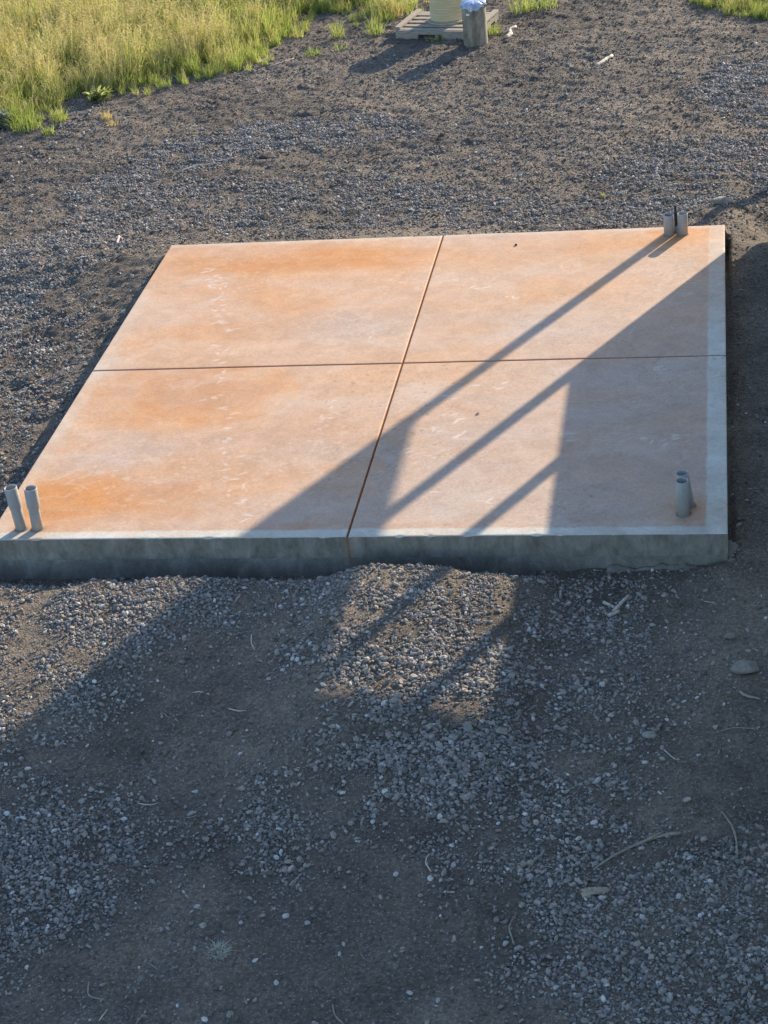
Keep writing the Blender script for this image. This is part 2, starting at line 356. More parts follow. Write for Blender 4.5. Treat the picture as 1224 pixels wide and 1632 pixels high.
def stain(X, Y):
    blob = lambda cx, cy, rx, ry, a=0.0: np.exp(-((((X-cx)*math.cos(a)+(Y-cy)*math.sin(a))/rx)**2 + ((-(X-cx)*math.sin(a)+(Y-cy)*math.cos(a))/ry)**2))
    wx = X + 0.18*N1.fbm(X*1.6, Y*1.6, 3); wy = Y + 0.18*N2.fbm(X*1.6+9, Y*1.6, 3)
    streak = N3.fbm(wx*0.7, wy*2.4, 5, 0.55)
    o = 0.50 + 0.36*streak + 0.26*N4.fbm(wx*1.9, wy*2.6, 5)
    o += 0.55*blob(0.55, 0.55, 0.9, 0.35, 0.25) + 0.3*blob(1.6, 0.75, 0.9, 0.3, 0.2) + 0.35*blob(0.75, 2.2, 0.8, 0.55) + 0.4*blob(0.9, 5.0, 1.3, 0.35) + 0.3*blob(1.3, 3.6, 0.9, 0.35) + 0.25*blob(2.2, 5.0, 0.7, 0.25)
    o += 0.25*blob(4.2, 5.1, 0.8, 0.25) + 0.45*blob(4.95, 0.3, 0.22, 0.2) + 0.3*blob(4.8, 5.25, 0.25, 0.15) + 0.25*blob(0.3, 0.15, 0.3, 0.1)
    # swirl left by the trowel: soft disc with a crisper right rim
    d = np.hypot((X-1.15)/0.72, (Y-2.25)/0.55) + 0.05*N1.fbm(X*4, Y*4, 2)
    o += 0.26*sstep(1.0, 0.80, d) + 0.20*np.exp(-((d-0.96)/0.05)**2)*sstep(0.8, 1.6, X)
    o -= 0.22*sstep(2.3, 3.4, X)*sstep(4.2, 2.6, Y)
    o -= 0.25*blob(0.9, 1.35, 0.9, 0.25, 0.35) + 0.3*blob(2.0, 3.5, 0.55, 0.35) + 0.2*blob(0.25, 3.6, 0.3, 0.4)
    gr = 0.20 + 0.42*N2.fbm(wx*0.9+3, wy*2.2, 5) + 0.35*blob(0.9, 1.35, 1.0, 0.22, 0.35) + 0.45*blob(2.05, 3.45, 0.5, 0.3) + 0.35*blob(2.2, 1.3, 0.9, 0.3) + 0.35*sstep(2.5, 3.6, X)*sstep(3.4, 2.4, Y) - 0.3*blob(4.95, 0.3, 0.3, 0.25) - 0.2*blob(0.6, 0.55, 0.8, 0.4) + 0.25*blob(3.9, 3.3, 0.7, 0.3)
    # pale bird-foot scuffs
    wh = np.zeros_like(X); rr = np.random.default_rng(5)
    for (px, py) in prints:
        for k in range(rr.integers(2, 5)):
            a = rr.normal(0.2, 0.8); L = rr.uniform(0.02, 0.045); ox, oy = rr.normal(0, 0.045, 2)
            u = (X-px-ox)*math.cos(a) + (Y-py-oy)*math.sin(a); v = -(X-px-ox)*math.sin(a) + (Y-py-oy)*math.cos(a)
            wh = np.maximum(wh, rr.uniform(0.5, 1.0)*np.exp(-((u/L)**4 + (v/0.009)**2)))
    fl = N4.fbm(X*22, Y*26, 3, 0.6)*0.5+0.5
    wh = np.maximum(wh, 0.28*sstep(0.62, 0.78, fl)*sstep(-0.1, 0.45, N1.fbm(X*1.3+4, Y*1.8, 4)))
    cl = N2.fbm(wx*1.5+7, wy*2.8+2, 5, 0.6); wh = np.maximum(wh, 0.16*sstep(0.12, 0.55, cl))
    for off, amp in ((0.05, 0.22), (-0.16, 0.18), (0.24, 0.16)):      # tide lines left by drying puddles
        tl = N1.fbm(wx*0.9+off*40, wy*1.5, 4, 0.5); msk = sstep(0.0, 0.5, N3.fbm(X*0.9+off*9, Y*0.9+3, 2)+0.1)
        wh = np.maximum(wh, amp*msk*np.exp(-((tl-off)/0.012)**2)); gr = gr + 0.16*msk*sstep(off, off+0.015, tl)*sstep(off+0.22, off, tl)
    # bare border strips
    e = 0.012*N3.fbm(X*9, Y*9, 3)
    b = np.maximum.reduce([sstep(W-0.145-0.006, W-0.145+0.012, X+e)*(1-0.55*sstep(3.1, 3.9, Y+2*e)), 0.95*sstep(0.115, 0.085, Y+e*1.5), 0.38*sstep(0.20, 0.04, X+e*4)*sstep(5.3, 3.2, Y), 0.4*sstep(D-0.10, D-0.03, Y+2*e)])
    b = b*np.clip(0.88+0.5*N4.fbm(X*5, Y*5, 4), 0.35, 1)
    return np.clip(o, 0, 1), np.clip(gr, 0, 1), np.clip(wh, 0, 1), np.clip(b, 0, 1)
def panel(x0, x1, y0, y1):
    st = 0.0105; rb = 0.010; bot = H-0.17
    ins = np.array([0.0, 0.0015, 0.004, 0.007, rb])
    ax = lambda a, b: np.concatenate([a+ins, np.linspace(a+rb, b-rb, int((b-a)/st))[1:-1], (b-ins)[::-1]])
    xs = ax(x0, x1); ys = ax(y0, y1); X, Y = np.meshgrid(xs, ys)
    dd = np.minimum(np.minimum(X-x0, x1-X), np.minimum(Y-y0, y1-Y))
    z = H - np.where(dd < rb, rb - np.sqrt(np.maximum(rb**2-(rb-dd)**2, 0)), 0) + 0.0015*N2.fbm(X*2, Y*2, 3)
    # chipped arrises along the front and right edges
    z = z - 0.008*sstep(0.3, 0.75, N4.fbm(X*11, Y*11, 3))*sstep(0.03, 0.0, np.minimum(np.where(y0 < 0.1, Y-y0, 1), np.where(x1 > W-0.1, x1-X, 1)))
    me = grid_mesh('panel', xs, ys, z)
    o_, g_, w_, b_ = stain(X, Y)
    # pitted patch on the right border by the joint, and stray dirt specks
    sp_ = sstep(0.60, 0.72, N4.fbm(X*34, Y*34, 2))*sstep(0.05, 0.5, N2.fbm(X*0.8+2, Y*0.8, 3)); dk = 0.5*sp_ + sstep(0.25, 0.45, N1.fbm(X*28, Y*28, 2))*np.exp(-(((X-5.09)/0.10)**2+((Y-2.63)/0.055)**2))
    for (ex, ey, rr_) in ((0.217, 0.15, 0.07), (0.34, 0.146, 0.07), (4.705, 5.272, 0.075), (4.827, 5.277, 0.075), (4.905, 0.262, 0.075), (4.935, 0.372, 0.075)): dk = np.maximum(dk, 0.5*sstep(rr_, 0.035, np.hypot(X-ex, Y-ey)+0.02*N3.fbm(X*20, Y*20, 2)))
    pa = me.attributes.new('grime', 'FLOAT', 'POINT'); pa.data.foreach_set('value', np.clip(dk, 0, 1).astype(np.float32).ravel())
    pit = sstep(0.36, 0.5, N1.fbm(X*30, Y*30, 2))*np.exp(-(((X-5.08)/0.12)**2+((Y-2.62)/0.06)**2)); o_ = o_*(1-pit); w_ = w_*(1-pit)
    at = me.attributes.new('stain', 'FLOAT_COLOR', 'POINT'); at.data.foreach_set('color', np.stack([o_, g_, w_, b_], -1).astype(np.float32).ravel())
    bm = bmesh.new(); bm.from_mesh(me)
    be = [e for e in bm.edges if e.is_boundary]
    ret = bmesh.ops.extrude_edge_only(bm, edges=be)
    for v in ret['geom']:
        if isinstance(v, bmesh.types.BMVert): v.co.z = bot
    for f in ret['geom']:
        if isinstance(f, bmesh.types.BMFace): f.smooth = False
    bm.to_mesh(me); bm.free()
    return link('panel', me, slab, M_SLAB)
gj = 0.0065
for (x0, x1) in ((0, JX-gj), (JX+gj, W)):
    for (y0, y1) in ((0, JY-gj), (JY+gj, D)): panel(x0, x1, y0, y1)
# footing under the panels, a touch proud, fills the joints from below
bm = bmesh.new(); box_bm(bm, 0.003, W-0.003, 0.003, D-0.003, -0.35, H-0.172)
me = bpy.data.meshes.new('footing'); bm.to_mesh(me); bm.free(); link('footing', me, slab, M_SIDE)
M_JOINT = simple('rusty_joint_filler', (0.22, 0.09, 0.035), 0.9, 0.1, 40, 0.4)
for n_, dims in (('joint_filler', (JX-gj+0.0006, JX+gj-0.0006, 0.03, D-0.004)), ('joint_filler', (0.004, W-0.004, JY-gj+0.0006, JY+gj-0.0006))):
    zt = H-0.0105 if dims[1]-dims[0] < 1 else H-0.0115
    link(n_, box(n_, dims[0], dims[1], dims[2], dims[3], H-0.168, zt), slab, M_JOINT)
link('joint_plug', box('joint_plug', JX-gj+0.0006, JX+gj-0.0006, 0.0015, 0.0295, H-0.168, H-0.013), slab, M_SIDE)
# rough concrete that slumped out under the form at the front right corner
def slump(name, x0, x1, y0, y1, ztop, seed):
    nn = Noise(seed); nx, ny = max(8, int((x1-x0)/0.02)), max(6, int((y1-y0)/0.02))
    xs = np.linspace(x0, x1, nx); ys = np.linspace(y0, y1, ny); X, Y = np.meshgrid(xs, ys)
    ed = np.minimum(np.minimum(X-x0, x1-X)/0.04, np.minimum(Y-y0, y1-Y)/0.03); ed = np.clip(ed-0.2+1.3*nn.fbm(X*9, Y*11, 4), 0, 1)
    z = -0.1 + (ztop+0.1+0.05*nn.fbm(X*9, Y*9, 4))*sstep(0, 1, ed)
    return link(name, grid_mesh(name, xs, ys, z), slab, M_SIDE)
slump('slumped_concrete', 4.35, 5.26, -0.07, 0.05, 0.05, 31)
slump('slumped_concrete', 5.15, 5.285, -0.07, 0.28, 0.10, 32)

# ------------------------------------------------------------------ conduits
def pipe_mesh(name, r, z0, z1, wall=0.006, sides=32):
    V, Fc = lathe([(r-wall, z0), (r, z0), (r, z1-0.002), (r-0.0015, z1), (r-wall+0.0015, z1), (r-wall, z1-0.002), (r-wall, z0)], sides)
    return mesh(name, V, Fc, False)
def smooth_sides(o):
    me = o.data; me.polygons.foreach_set('use_smooth', [abs(p.normal.z) < 0.3 for p in me.polygons])
def conduit(x, y, h, r, lean, label, bell=None):
    e = empty('pvc_conduit', (x, y, H)); e.rotation_euler = (lean[1], lean[0], random.uniform(0, 6))
    e.rotation_euler = (lean[0], lean[1], 0)
    tag(e, label, 'pipe', 'grey conduits standing up from the slab')
    if bell:
        smooth_sides(link('pipe', pipe_mesh('pipe', r, -0.02, h-bell+0.01), e, M_PVC))
        R = r+0.0065
        V, Fc = lathe([(r+0.0005, h-bell-0.03), (R, h-bell), (R, h-0.002), (R-0.0015, h), (R-0.006, h), (R-0.0075, h-0.002), (R-0.0075, h-bell+0.012), (r-0.006, h-bell+0.01)], 32)
        smooth_sides(link('bell_end', mesh('bell_end', V, Fc), e, M_PVC))
    else: smooth_sides(link('pipe', pipe_mesh('pipe', r, -0.02, h), e, M_PVC))
    # crumbly collar where it leaves the concrete
    V, Fc = lathe([(r+0.012, -0.003), (r+0.008, 0.0035), (r+0.0008, 0.005)], 24)
    link('collar', mesh('collar', V, Fc, True), e, M_SIDE)
    return e
conduit(0.217, 0.150, 0.345, 0.040, (0.02, -0.035), 'taller of the two grey conduits at the front left corner, nearest the left edge', 0.15)
conduit(0.340, 0.146, 0.335, 0.040, (0.0, 0.03), 'grey conduit with bell end at the front left, second from the left edge', 0.14)
conduit(4.705, 5.272, 0.195, 0.046, (0.0, 0.0), 'short grey conduit at the back of the slab, left of the black cable')
conduit(4.827, 5.277, 0.20, 0.046, (0.0, 0.01), 'short grey conduit at the back of the slab, right of the black cable')
conduit(4.905, 0.262, 0.265, 0.044, (0.02, -0.02), 'grey conduit in shade at the front right corner, nearer of the two')
conduit(4.935, 0.372, 0.262, 0.044, (0.0, -0.14), 'grey conduit in shade at the front right corner, half hidden behind its twin')
st = empty('cable_stub', (4.768, 5.335, H)); tag(st, 'thin black cable in a small grey stub between the two back conduits', 'cable')
smooth_sides(link('stub_pipe', pipe_mesh('stub_pipe', 0.022, -0.02, 0.065, 0.004, 20), st, M_PVC))
V, Fc = tube([(0, 0, 0.0), (0.001, 0, 0.1), (-0.002, 0, 0.18), (-0.006, 0.002, 0.255)], [0.014, 0.014, 0.013, 0.012], 12); link('cable', mesh('cable', V, Fc, True), st, M_CABLE)

# ------------------------------------------------------------------ pallet, spool and pier at the back
px0, py0 = 1.10, 12.84
pz = gh(1.7, 13.1)
pal = empty('wooden_pallet', (px0, py0, pz-0.005), math.radians(-13)); tag(pal, 'weathered grey wooden pallet lying on the soil under the cream spool', 'pallet')
PWd, PDp = 1.10, 0.82
# three stringers run front to back, notched
def stringer(x):
    bm = bmesh.new(); z0, z1 = 0.012, 0.105
    pts = [(0, z0), (0.13, z0), (0.15, z0+0.04), (0.30, z0+0.04), (0.32, z0), (0.50, z0), (0.52, z0+0.04), (0.67, z0+0.04), (0.69, z0), (PDp, z0), (PDp, z1), (0, z1)]
    a = [bm.verts.new((x, y, z)) for y, z in pts]; b = [bm.verts.new((x+0.045, y, z)) for y, z in pts]; n = len(pts)
    bm.faces.new(a); bm.faces.new(list(reversed(b)))
    for i in range(n): bm.faces.new((a[(i+1) % n], a[i], b[i], b[(i+1) % n]))
    bmesh.ops.recalc_face_normals(bm, faces=bm.faces)
    me = bpy.data.meshes.new('stringer'); bm.to_mesh(me); bm.free(); return me
for x in (0.0, PWd/2-0.022, PWd-0.045): link('stringer', stringer(x), pal, M_PALLET)
# front apron board with its fork notch
bm = bmesh.new(); pts = [(0, 0.0), (0.30, 0.0), (0.305, 0.072), (0.62, 0.072), (0.625, 0.0), (PWd, 0.0), (PWd, 0.118), (0, 0.118)]
a = [bm.verts.new((x, -0.022, z)) for x, z in pts]; b = [bm.verts.new((x, -0.001, z)) for x, z in pts]; n = len(pts)
bm.faces.new(a); bm.faces.new(list(reversed(b)))
for i in range(n): bm.faces.new((a[(i+1) % n], a[i], b[i], b[(i+1) % n]))
bmesh.ops.recalc_face_normals(bm, faces=bm.faces); me = bpy.data.meshes.new('front_board'); bm.to_mesh(me); bm.free(); link('front_board', me, pal, M_PALLET)
for i, (y, wd) in enumerate(((0.005, 0.09), (0.165, 0.085), (0.325, 0.085), (0.49, 0.085), (0.65, 0.08), (0.735, 0.085))):
    link('deck_board', box('deck_board', 0.0 if i else 0.004, PWd, y, y+wd, 0.106, 0.124, 0.003, 1), pal, M_PALLET)
for i, y in enumerate((0.01, 0.36, 0.72)): link('bottom_board', box('bottom_board', 0.002, PWd-0.002, y, y+0.09, -0.006, 0.011, 0.002, 1), pal, M_PALLET)
link('edge_rail', box('edge_rail', -0.02, 0.055, 0.0, PDp, 0.1245, 0.158, 0.004, 1), pal, M_PALLET)
link('edge_rail', box('edge_rail', PWd-0.06, PWd+0.01, 0.0, PDp, 0.1245, 0.158, 0.004, 1), pal, M_PALLET)

sx, sy = 1.735, 13.17
sp = empty('wire_spool', (sx, sy, pz-0.005+0.1245)); tag(sp, 'cream coloured spool wound with cord, standing on the pallet', 'spool')
m, t, b_ = mat('cream_winding'); g = G(t); v = g.coord()
pxz = g.n('ShaderNodeSeparateXYZ'); g.l(v, pxz.inputs[0])
nz = g.noise(g.coord((1, 1, 14)), 4, 5, 0.6)
g.l(g.ramp(nz, [(0.3, (0.44, 0.36, 0.20)), (0.6, (0.58, 0.49, 0.30)), (0.8, (0.64, 0.56, 0.38))]), b_.inputs['Base Color']); b_.inputs['Roughness'].default_value = 0.75
M_WIND = m
prof = [(0.222, 0.026)]
z = 0.028; k = 0; rrr = random.Random(4)
while z < 0.455:
    p = 0.036*rrr.uniform(0.85, 1.1); r = 0.228+rrr.uniform(-0.003, 0.003)
    prof += [(r-0.006, z), (r-0.001, z+0.16*p), (r, z+0.5*p), (r-0.001, z+0.84*p)]; z += p
prof += [(0.222, z)]
V, Fc = lathe(prof, 56); link('winding', mesh('winding', V, Fc, True), sp, M_WIND)
M_FL = simple('spool_flange_board', (0.40, 0.34, 0.24), 0.85, 0.2, 20, 0.25)
for z0 in (0.0, z+0.001):
    V, Fc = lathe([(0.001, z0), (0.268, z0), (0.272, z0+0.004), (0.272, z0+0.02), (0.268, z0+0.024), (0.03, z0+0.024), (0.03, z0+0.018), (0.001, z0+0.018)], 56); link('flange', mesh('flange', V, Fc), sp, M_FL)

qx, qy = 2.17, 12.40
pr = empty('concrete_pier', (qx, qy, gh(qx, qy)-0.03)); pr.rotation_euler = (0, 0, 0.4)
tag(pr, 'round grey brown pier standing in soil, its top wrapped in plastic', 'pier')
m, t, b_ = mat('stained_form_tube'); g = G(t); v = g.coord((1, 1, 0.35)); n1 = g.noise(v, 7, 7, 0.7); n2 = g.noise(g.coord(), 50, 5, 0.7)
c = g.ramp(n1, [(0.32, (0.11, 0.08, 0.05)), (0.48, (0.23, 0.195, 0.145)), (0.60, (0.34, 0.30, 0.235)), (0.72, (0.46, 0.41, 0.33))])
g.l(g.mix(1.0, c, g.ramp(n2, [(0.3, (0.8, 0.8, 0.8)), (0.7, (1.15, 1.15, 1.15))]), 'MULTIPLY'), b_.inputs['Base Color']); b_.inputs['Roughness'].default_value = 0.85
g.l(g.bump(n2, 0.4, 0.004), b_.inputs['Normal'])
V, Fc = lathe([(0.152, 0.0), (0.150, 0.03), (0.149, 0.2), (0.150, 0.4), (0.149, 0.525), (0.144, 0.53), (0.001, 0.53)], 48)
link('tube', mesh('tube', V, Fc, True), pr, m)
# seam of the spiral wound form
V, Fc = [], []
for i in range(60):
    a = i/59*2*math.pi*0.9+2.0; zz = 0.06+i/59*0.40
    for dz, dr in ((0, 0.1495), (0.004, 0.1525), (0.009, 0.1525), (0.013, 0.1495)): V.append((dr*math.cos(a), dr*math.sin(a), zz+dz))
    if i: 
        for k in range(3): Fc.append(((i-1)*4+k, i*4+k, i*4+k+1, (i-1)*4+k+1))
link('spiral_seam', mesh('spiral_seam', V, Fc, True), pr, m)
# crumpled plastic cap
m, t, b_ = mat('pale_blue_plastic'); g = G(t); v = g.coord(); n1 = g.noise(v, 14, 5, 0.6, 0.8)
g.l(g.ramp(n1, [(0.38, (0.26, 0.33, 0.50)), (0.56, (0.42, 0.48, 0.60)), (0.68, (0.74, 0.75, 0.77))]), b_.inputs['Base Color']); b_.inputs['Roughness'].default_value = 0.28; b_.inputs['Specular IOR Level'].default_value = 0.5
g.l(g.bump(n1, 0.5, 0.02), b_.inputs['Normal'])
sd = 72; V = []; Fc = []; rows = 14
for i in range(rows):
    u = i/(rows-1)
    for k in range(sd):
        a = 2*math.pi*k/sd; ca, sa = math.cos(a), math.sin(a)
        fold = 0.5*math.sin(a*9+0.7)+0.35*math.sin(a*17+2+3*u)+0.3*math.sin(a*5+4)
        if u < 0.5:
            r = 0.158*(u/0.5)**0.8; zz = 0.572-0.030*(u/0.5)**2 + 0.009*fold*(u/0.5)
        else:
            q_ = (u-0.5)/0.5; r = 0.158+0.006*q_+0.007*fold*q_; zz = 0.542-(0.055+0.022*math.sin(a*3+1)+0.012*math.sin(a*11))*q_ + 0.012*fold*(1-q_)
        V.append((r*ca, r*sa, zz))
for i in range(rows-1):
    for k in range(sd):
        k2 = (k+1) % sd; Fc.append((i*sd+k2, i*sd+k, (i+1)*sd+k, (i+1)*sd+k2))
cap = link('plastic_cover', mesh('plastic_cover', V, Fc, True), pr, m)
tg = link('tape_tag', box('tape_tag', -0.022, 0.022, -0.004, 0.0, -0.013, 0.013), pr, simple('white_tape', (0.75, 0.75, 0.73), 0.6, 0.3, 10, 0.05))
# facing the yard, just below the plastic
ang = -1.95-0.4; tg.location = (0.156*math.cos(ang), 0.156*math.sin(ang), 0.425); tg.rotation_euler = (0, 0, ang+math.pi/2)

# ------------------------------------------------------------------ instancing of uncountable stuff
def make_protos(name, meshes):
    c = bpy.data.collections.new(name)
    for i, me in enumerate(meshes): c.objects.link(bpy.data.objects.new(f'{name}_{i:02d}', me))
    return c
def scatter(name, P, rot, scl, idx, protos, tint=None):
    me = bpy.data.meshes.new(name); me.vertices.add(len(P)); me.vertices.foreach_set('co', P.astype(np.float32).ravel())
    for an, ty, arr, key in (('rot', 'FLOAT_VECTOR', rot, 'vector'), ('scl', 'FLOAT_VECTOR', scl, 'vector'), ('idx', 'INT', idx, 'value')):
        a = me.attributes.new(an, ty, 'POINT'); a.data.foreach_set(key, (arr.astype(np.int32) if ty == 'INT' else arr.astype(np.float32)).ravel())
    o = link(name, me)
    ng = bpy.data.node_groups.new(name+'_nodes', 'GeometryNodeTree')
    ng.interface.new_socket('Geometry', in_out='INPUT', socket_type='NodeSocketGeometry'); ng.interface.new_socket('Geometry', in_out='OUTPUT', socket_type='NodeSocketGeometry')
    gi = ng.nodes.new('NodeGroupInput'); go = ng.nodes.new('NodeGroupOutput'); ip = ng.nodes.new('GeometryNodeInstanceOnPoints')
    ci = ng.nodes.new('GeometryNodeCollectionInfo'); ci.inputs['Collection'].default_value = protos; ci.inputs['Separate Children'].default_value = True; ci.inputs['Reset Children'].default_value = True
    def attr(n, ty):
        x = ng.nodes.new('GeometryNodeInputNamedAttribute'); x.data_type = ty; x.inputs['Name'].default_value = n; return x.outputs['Attribute']
    e2r = ng.nodes.new('FunctionNodeEulerToRotation')
    L = ng.links.new
    L(gi.outputs[0], ip.inputs['Points']); L(ci.outputs[0], ip.inputs['Instance']); ip.inputs['Pick Instance'].default_value = True
    L(attr('idx', 'INT'), ip.inputs['Instance Index']); L(attr('rot', 'FLOAT_VECTOR'), e2r.inputs[0]); L(e2r.outputs[0], ip.inputs['Rotation']); L(attr('scl', 'FLOAT_VECTOR'), ip.inputs['Scale'])
    L(ip.outputs[0], go.inputs[0])
    md = o.modifiers.new('scatter', 'NODES'); md.node_group = ng
    return o
def stone_mesh(name, seed, m, sub=1, rough=0.22, flat=0.7):
    bm = bmesh.new(); bmesh.ops.create_icosphere(bm, subdivisions=sub, radius=0.5); r = random.Random(seed)
    ax = Vector((1, r.uniform(0.65, 0.95), flat*r.uniform(0.7, 1.1)))
    # a few random cutting planes make it angular
    pl = [(Vector((r.gauss(0, 1), r.gauss(0, 1), r.gauss(0, 1))).normalized(), r.uniform(0.30, 0.44)) for _ in range(7)]
    for v in bm.verts:
        p = v.co * (1+r.uniform(-rough, rough)*0.5)
        for n_, d_ in pl:
            s_ = p.dot(n_)
            if s_ > d_: p = p - n_*(s_-d_)
        v.co = Vector((p.x*ax.x, p.y*ax.y, p.z*ax.z))
    me = bpy.data.meshes.new(name); bm.to_mesh(me); bm.free(); me.materials.append(m); return me

def inpoly(x, y, poly):
    c = np.zeros(x.shape, bool); n = len(poly)
    for i in range(n):
        x1, y1 = poly[i]; x2, y2 = poly[(i+1) % n]
        cond = ((y1 > y) != (y2 > y)) & (x < (x2-x1)*(y-y1)/(y2-y1+1e-12)+x1); c ^= cond
    return c
def polydist(x, y, poly):
    d = np.full(x.shape, 1e9); n = len(poly)
    for i in range(n):
        ax_, ay_ = poly[i]; bx, by = poly[(i+1) % n]; vx, vy = bx-ax_, by-ay_
        t = np.clip(((x-ax_)*vx+(y-ay_)*vy)/(vx*vx+vy*vy+1e-12), 0, 1); d = np.minimum(d, np.hypot(x-ax_-t*vx, y-ay_-t*vy))
    return np.where(inpoly(x, y, poly), d, -d)
PATCH = [
 (0.75, 0.12, [(-1.67, 7.22), (-1.52, 8.13), (-0.97, 9.06), (0.0, 9.67), (1.3, 9.82), (2.1, 9.18), (1.16, 8.89), (0.07, 8.63), (-0.85, 8.05), (-1.31, 7.18)]),
 (0.60, 0.16, [(-1.7, 6.87), (-0.76, 7.67), (0.38, 7.82), (1.59, 7.86), (2.74, 7.11), (4.28, 6.44), (4.0, 5.9), (2.44, 6.0), (0.51, 6.2), (-0.41, 6.32), (-1.21, 6.15)]),
 (0.95, 0.15, [(-2.6, 5.6), (-1.87, 5.73), (-1.36, 6.41), (-0.72, 6.27), (-0.57, 5.47), (-0.94, 4.61), (-1.06, 3.3), (-2.0, 3.3)]),
 (0.95, 0.12, [(4.97, 10.15), (5.18, 10.92), (5.71, 11.07), (7.0, 11.0), (7, 9), (5.66, 8.99), (5.11, 9.07)]),
 (0.85, 0.15, [(3.98, 7.5), (4.59, 8.35), (5.66, 8.6), (7, 8.6), (7, 6.8), (5.62, 6.96), (5.17, 6.43), (4.64, 6.1), (4.03, 6.0)]),
 (0.16, 0.30, [(1.7, 9.55), (2.76, 9.61), (4.03, 9.22), (4.59, 8.35), (3.99, 7.32), (2.83, 7.0), (1.77, 7.3)]),
 (0.95, 0.18, [(-0.4, -0.6), (0.35, -0.5), (0.99, -0.45), (1.31, -0.2), (2.02, -0.12), (2.06, -0.75), (1.55, -1.12), (1.15, -1.82), (0.8, -2.27), (-0.4, -2.4)]),
 (0.95, 0.15, [(0.3, -2.3), (0.86, -2.45), (1.39, -2.62), (1.87, -2.84), (1.99, -3.16), (1.67, -3.59), (1.34, -3.89), (0.4, -3.9)]),
 (1.0, 0.18, [(2.46, -0.13), (2.78, 0.0), (3.32, 0.0), (3.82, -0.22), (4.04, -1.38), (4.05, -2.02), (3.79, -2.78), (3.56, -2.9), (3.13, -2.69), (2.75, -3.19), (2.52, -2.93), (2.78, -2.35), (2.88, -1.6), (2.52, -1.4)]),
 (0.65, 0.30, [(3.9, -0.68), (4.54, -0.38), (4.72, -0.82), (4.63, -1.57), (4.25, -2.14), (4.04, -1.9)]),
 (0.9, 0.15, [(3.58, -3.06), (3.94, -2.83), (4.21, -2.4), (4.66, -2.3), (4.64, -2.81), (4.25, -3.24), (3.93, -3.4)]),
 (0.9, 0.20, [(4.12, -3.34), (4.59, -3.28), (5.39, -3.0), (6, -3), (6, -4.6), (4.63, -4.6), (4.3, -3.9)]),
 (0.8, 0.20, [(-1.06, 3.3), (-0.87, 3.79), (-0.65, 4.88), (-0.42, 3.77), (-0.35, 2.22), (-0.35, 1.0), (-1.0, 1.2)]),
 (0.45, 0.25, [(-0.3, 0.0), (0.2, -0.1), (2.4, -0.1), (2.4, -0.6), (1.2, -0.6), (-0.3, -0.6)]),
]
def gravel_density(x, y):
    n = N2.fbm(x*1.7, y*1.7, 4, 0.6); n2 = N3.fbm(x*5+3, y*5, 3)
    d = np.zeros(x.shape)
    for a, soft, poly in PATCH:
        k = a*sstep(-soft*2.6, soft*1.4, polydist(x, y, poly)+0.22*n)**1.4
        d = np.maximum(d, k)
    d = d*np.clip(0.80+1.3*n2+0.9*n, 0.05, 1.25)
    back = (y > D-0.5)
    sparse = np.clip(0.03+0.16*(N1.fbm(x*1.3+8, y*1.3, 4, 0.6)+0.12), 0.010, 0.3)
    smooth = sstep(5.0, 5.25, x)*sstep(-0.5, 0.2, y)*sstep(5.4, 4.9, y)
    sparse = sparse*np.where(y < -0.3, 0.5, 1.0)
    return np.maximum(d, sparse)*(1-0.9*smooth)
GRASS_POLY = [(-3.2, 9.75), (-2.79, 9.98), (-2.5, 10.8), (-1.76, 10.99), (-1.08, 11.48), (-0.46, 11.96), (-0.25, 12.79), (-0.12, 13.9), (0.25, 14.0), (0.5, 13.45), (1.0, 13.25), (1.25, 13.8), (1.35, 14.57), (1.5, 20), (-14, 20), (-14, 6.2), (-6, 8.2)]
def off_slab(x, y, m=0.012): return ~((x > -m) & (x < W+m) & (y > -m) & (y < D+m))
def gen(x0, x1, y0, y1, per_m2):
    n = int((x1-x0)*(y1-y0)*per_m2); return RNG.uniform(x0, x1, n), RNG.uniform(y0, y1, n)
def finish(x, y, s, lift):
    z = ground_h(x, y) + lift*s
    return np.stack([x, y, z], -1)
# view wedge test keeps the scatter to where it can be seen from about here
def in_wedge(x, y):
    lo = np.interp(y, [-5, 0, 4.5, 9.8, 16], [0.6, -0.6, -2.3, -4.0, -6.2]); return (x > lo) & (x < 6.9)
stones = make_protos('gravel_stone', [stone_mesh(f'gravel_stone_{i}', 50+i, M_GRAVEL) for i in range(10)])
crumbs = make_protos('soil_crumb', [stone_mesh(f'soil_crumb_{i}', 90+i, M_CRUMB, 1, 0.35, 0.8) for i in range(6)])
x, y = gen(-4.5, 6.9, -5, 12, 6200)
k = in_wedge(x, y) & off_slab(x, y); x, y = x[k], y[k]
k = RNG.random(len(x)) < gravel_density(x, y); x, y = x[k], y[k]
s = np.clip(RNG.lognormal(math.log(0.0172), 0.44, len(x)), 0.006, 0.055)*(1+0.3*np.exp(-(((x-3.3)/0.7)**2+((y+1.9)/0.9)**2)) + 0.15*sstep(8.5, 9.5, y)*sstep(4.5, 5.0, x))
P = finish(x, y, s, 0.12); n = len(x)
rot = np.stack([RNG.normal(0, 0.5, n), RNG.normal(0, 0.5, n), RNG.uniform(0, 6.28, n)], -1)
scl = s[:, None]*np.stack([RNG.uniform(0.9, 1.35, n), RNG.uniform(0.8, 1.1, n), RNG.uniform(0.75, 1.2, n)], -1)
tag(scatter('gravel', P, rot, scl, RNG.integers(0, 10, n), stones), 'loose grey crushed gravel lying in drifts on dark soil', 'gravel', kind='stuff')
print('gravel', n)
x, y = gen(-6.2, 6.9, -5, 15.5, 1500)
k = in_wedge(x, y) & off_slab(x, y); x, y = x[k], y[k]
dens = 0.16 + 0.5*np.clip(N4.fbm(x*2.5, y*2.5, 4)+0.15, 0, 1) + 0.25*sstep(5.5, 7, y)
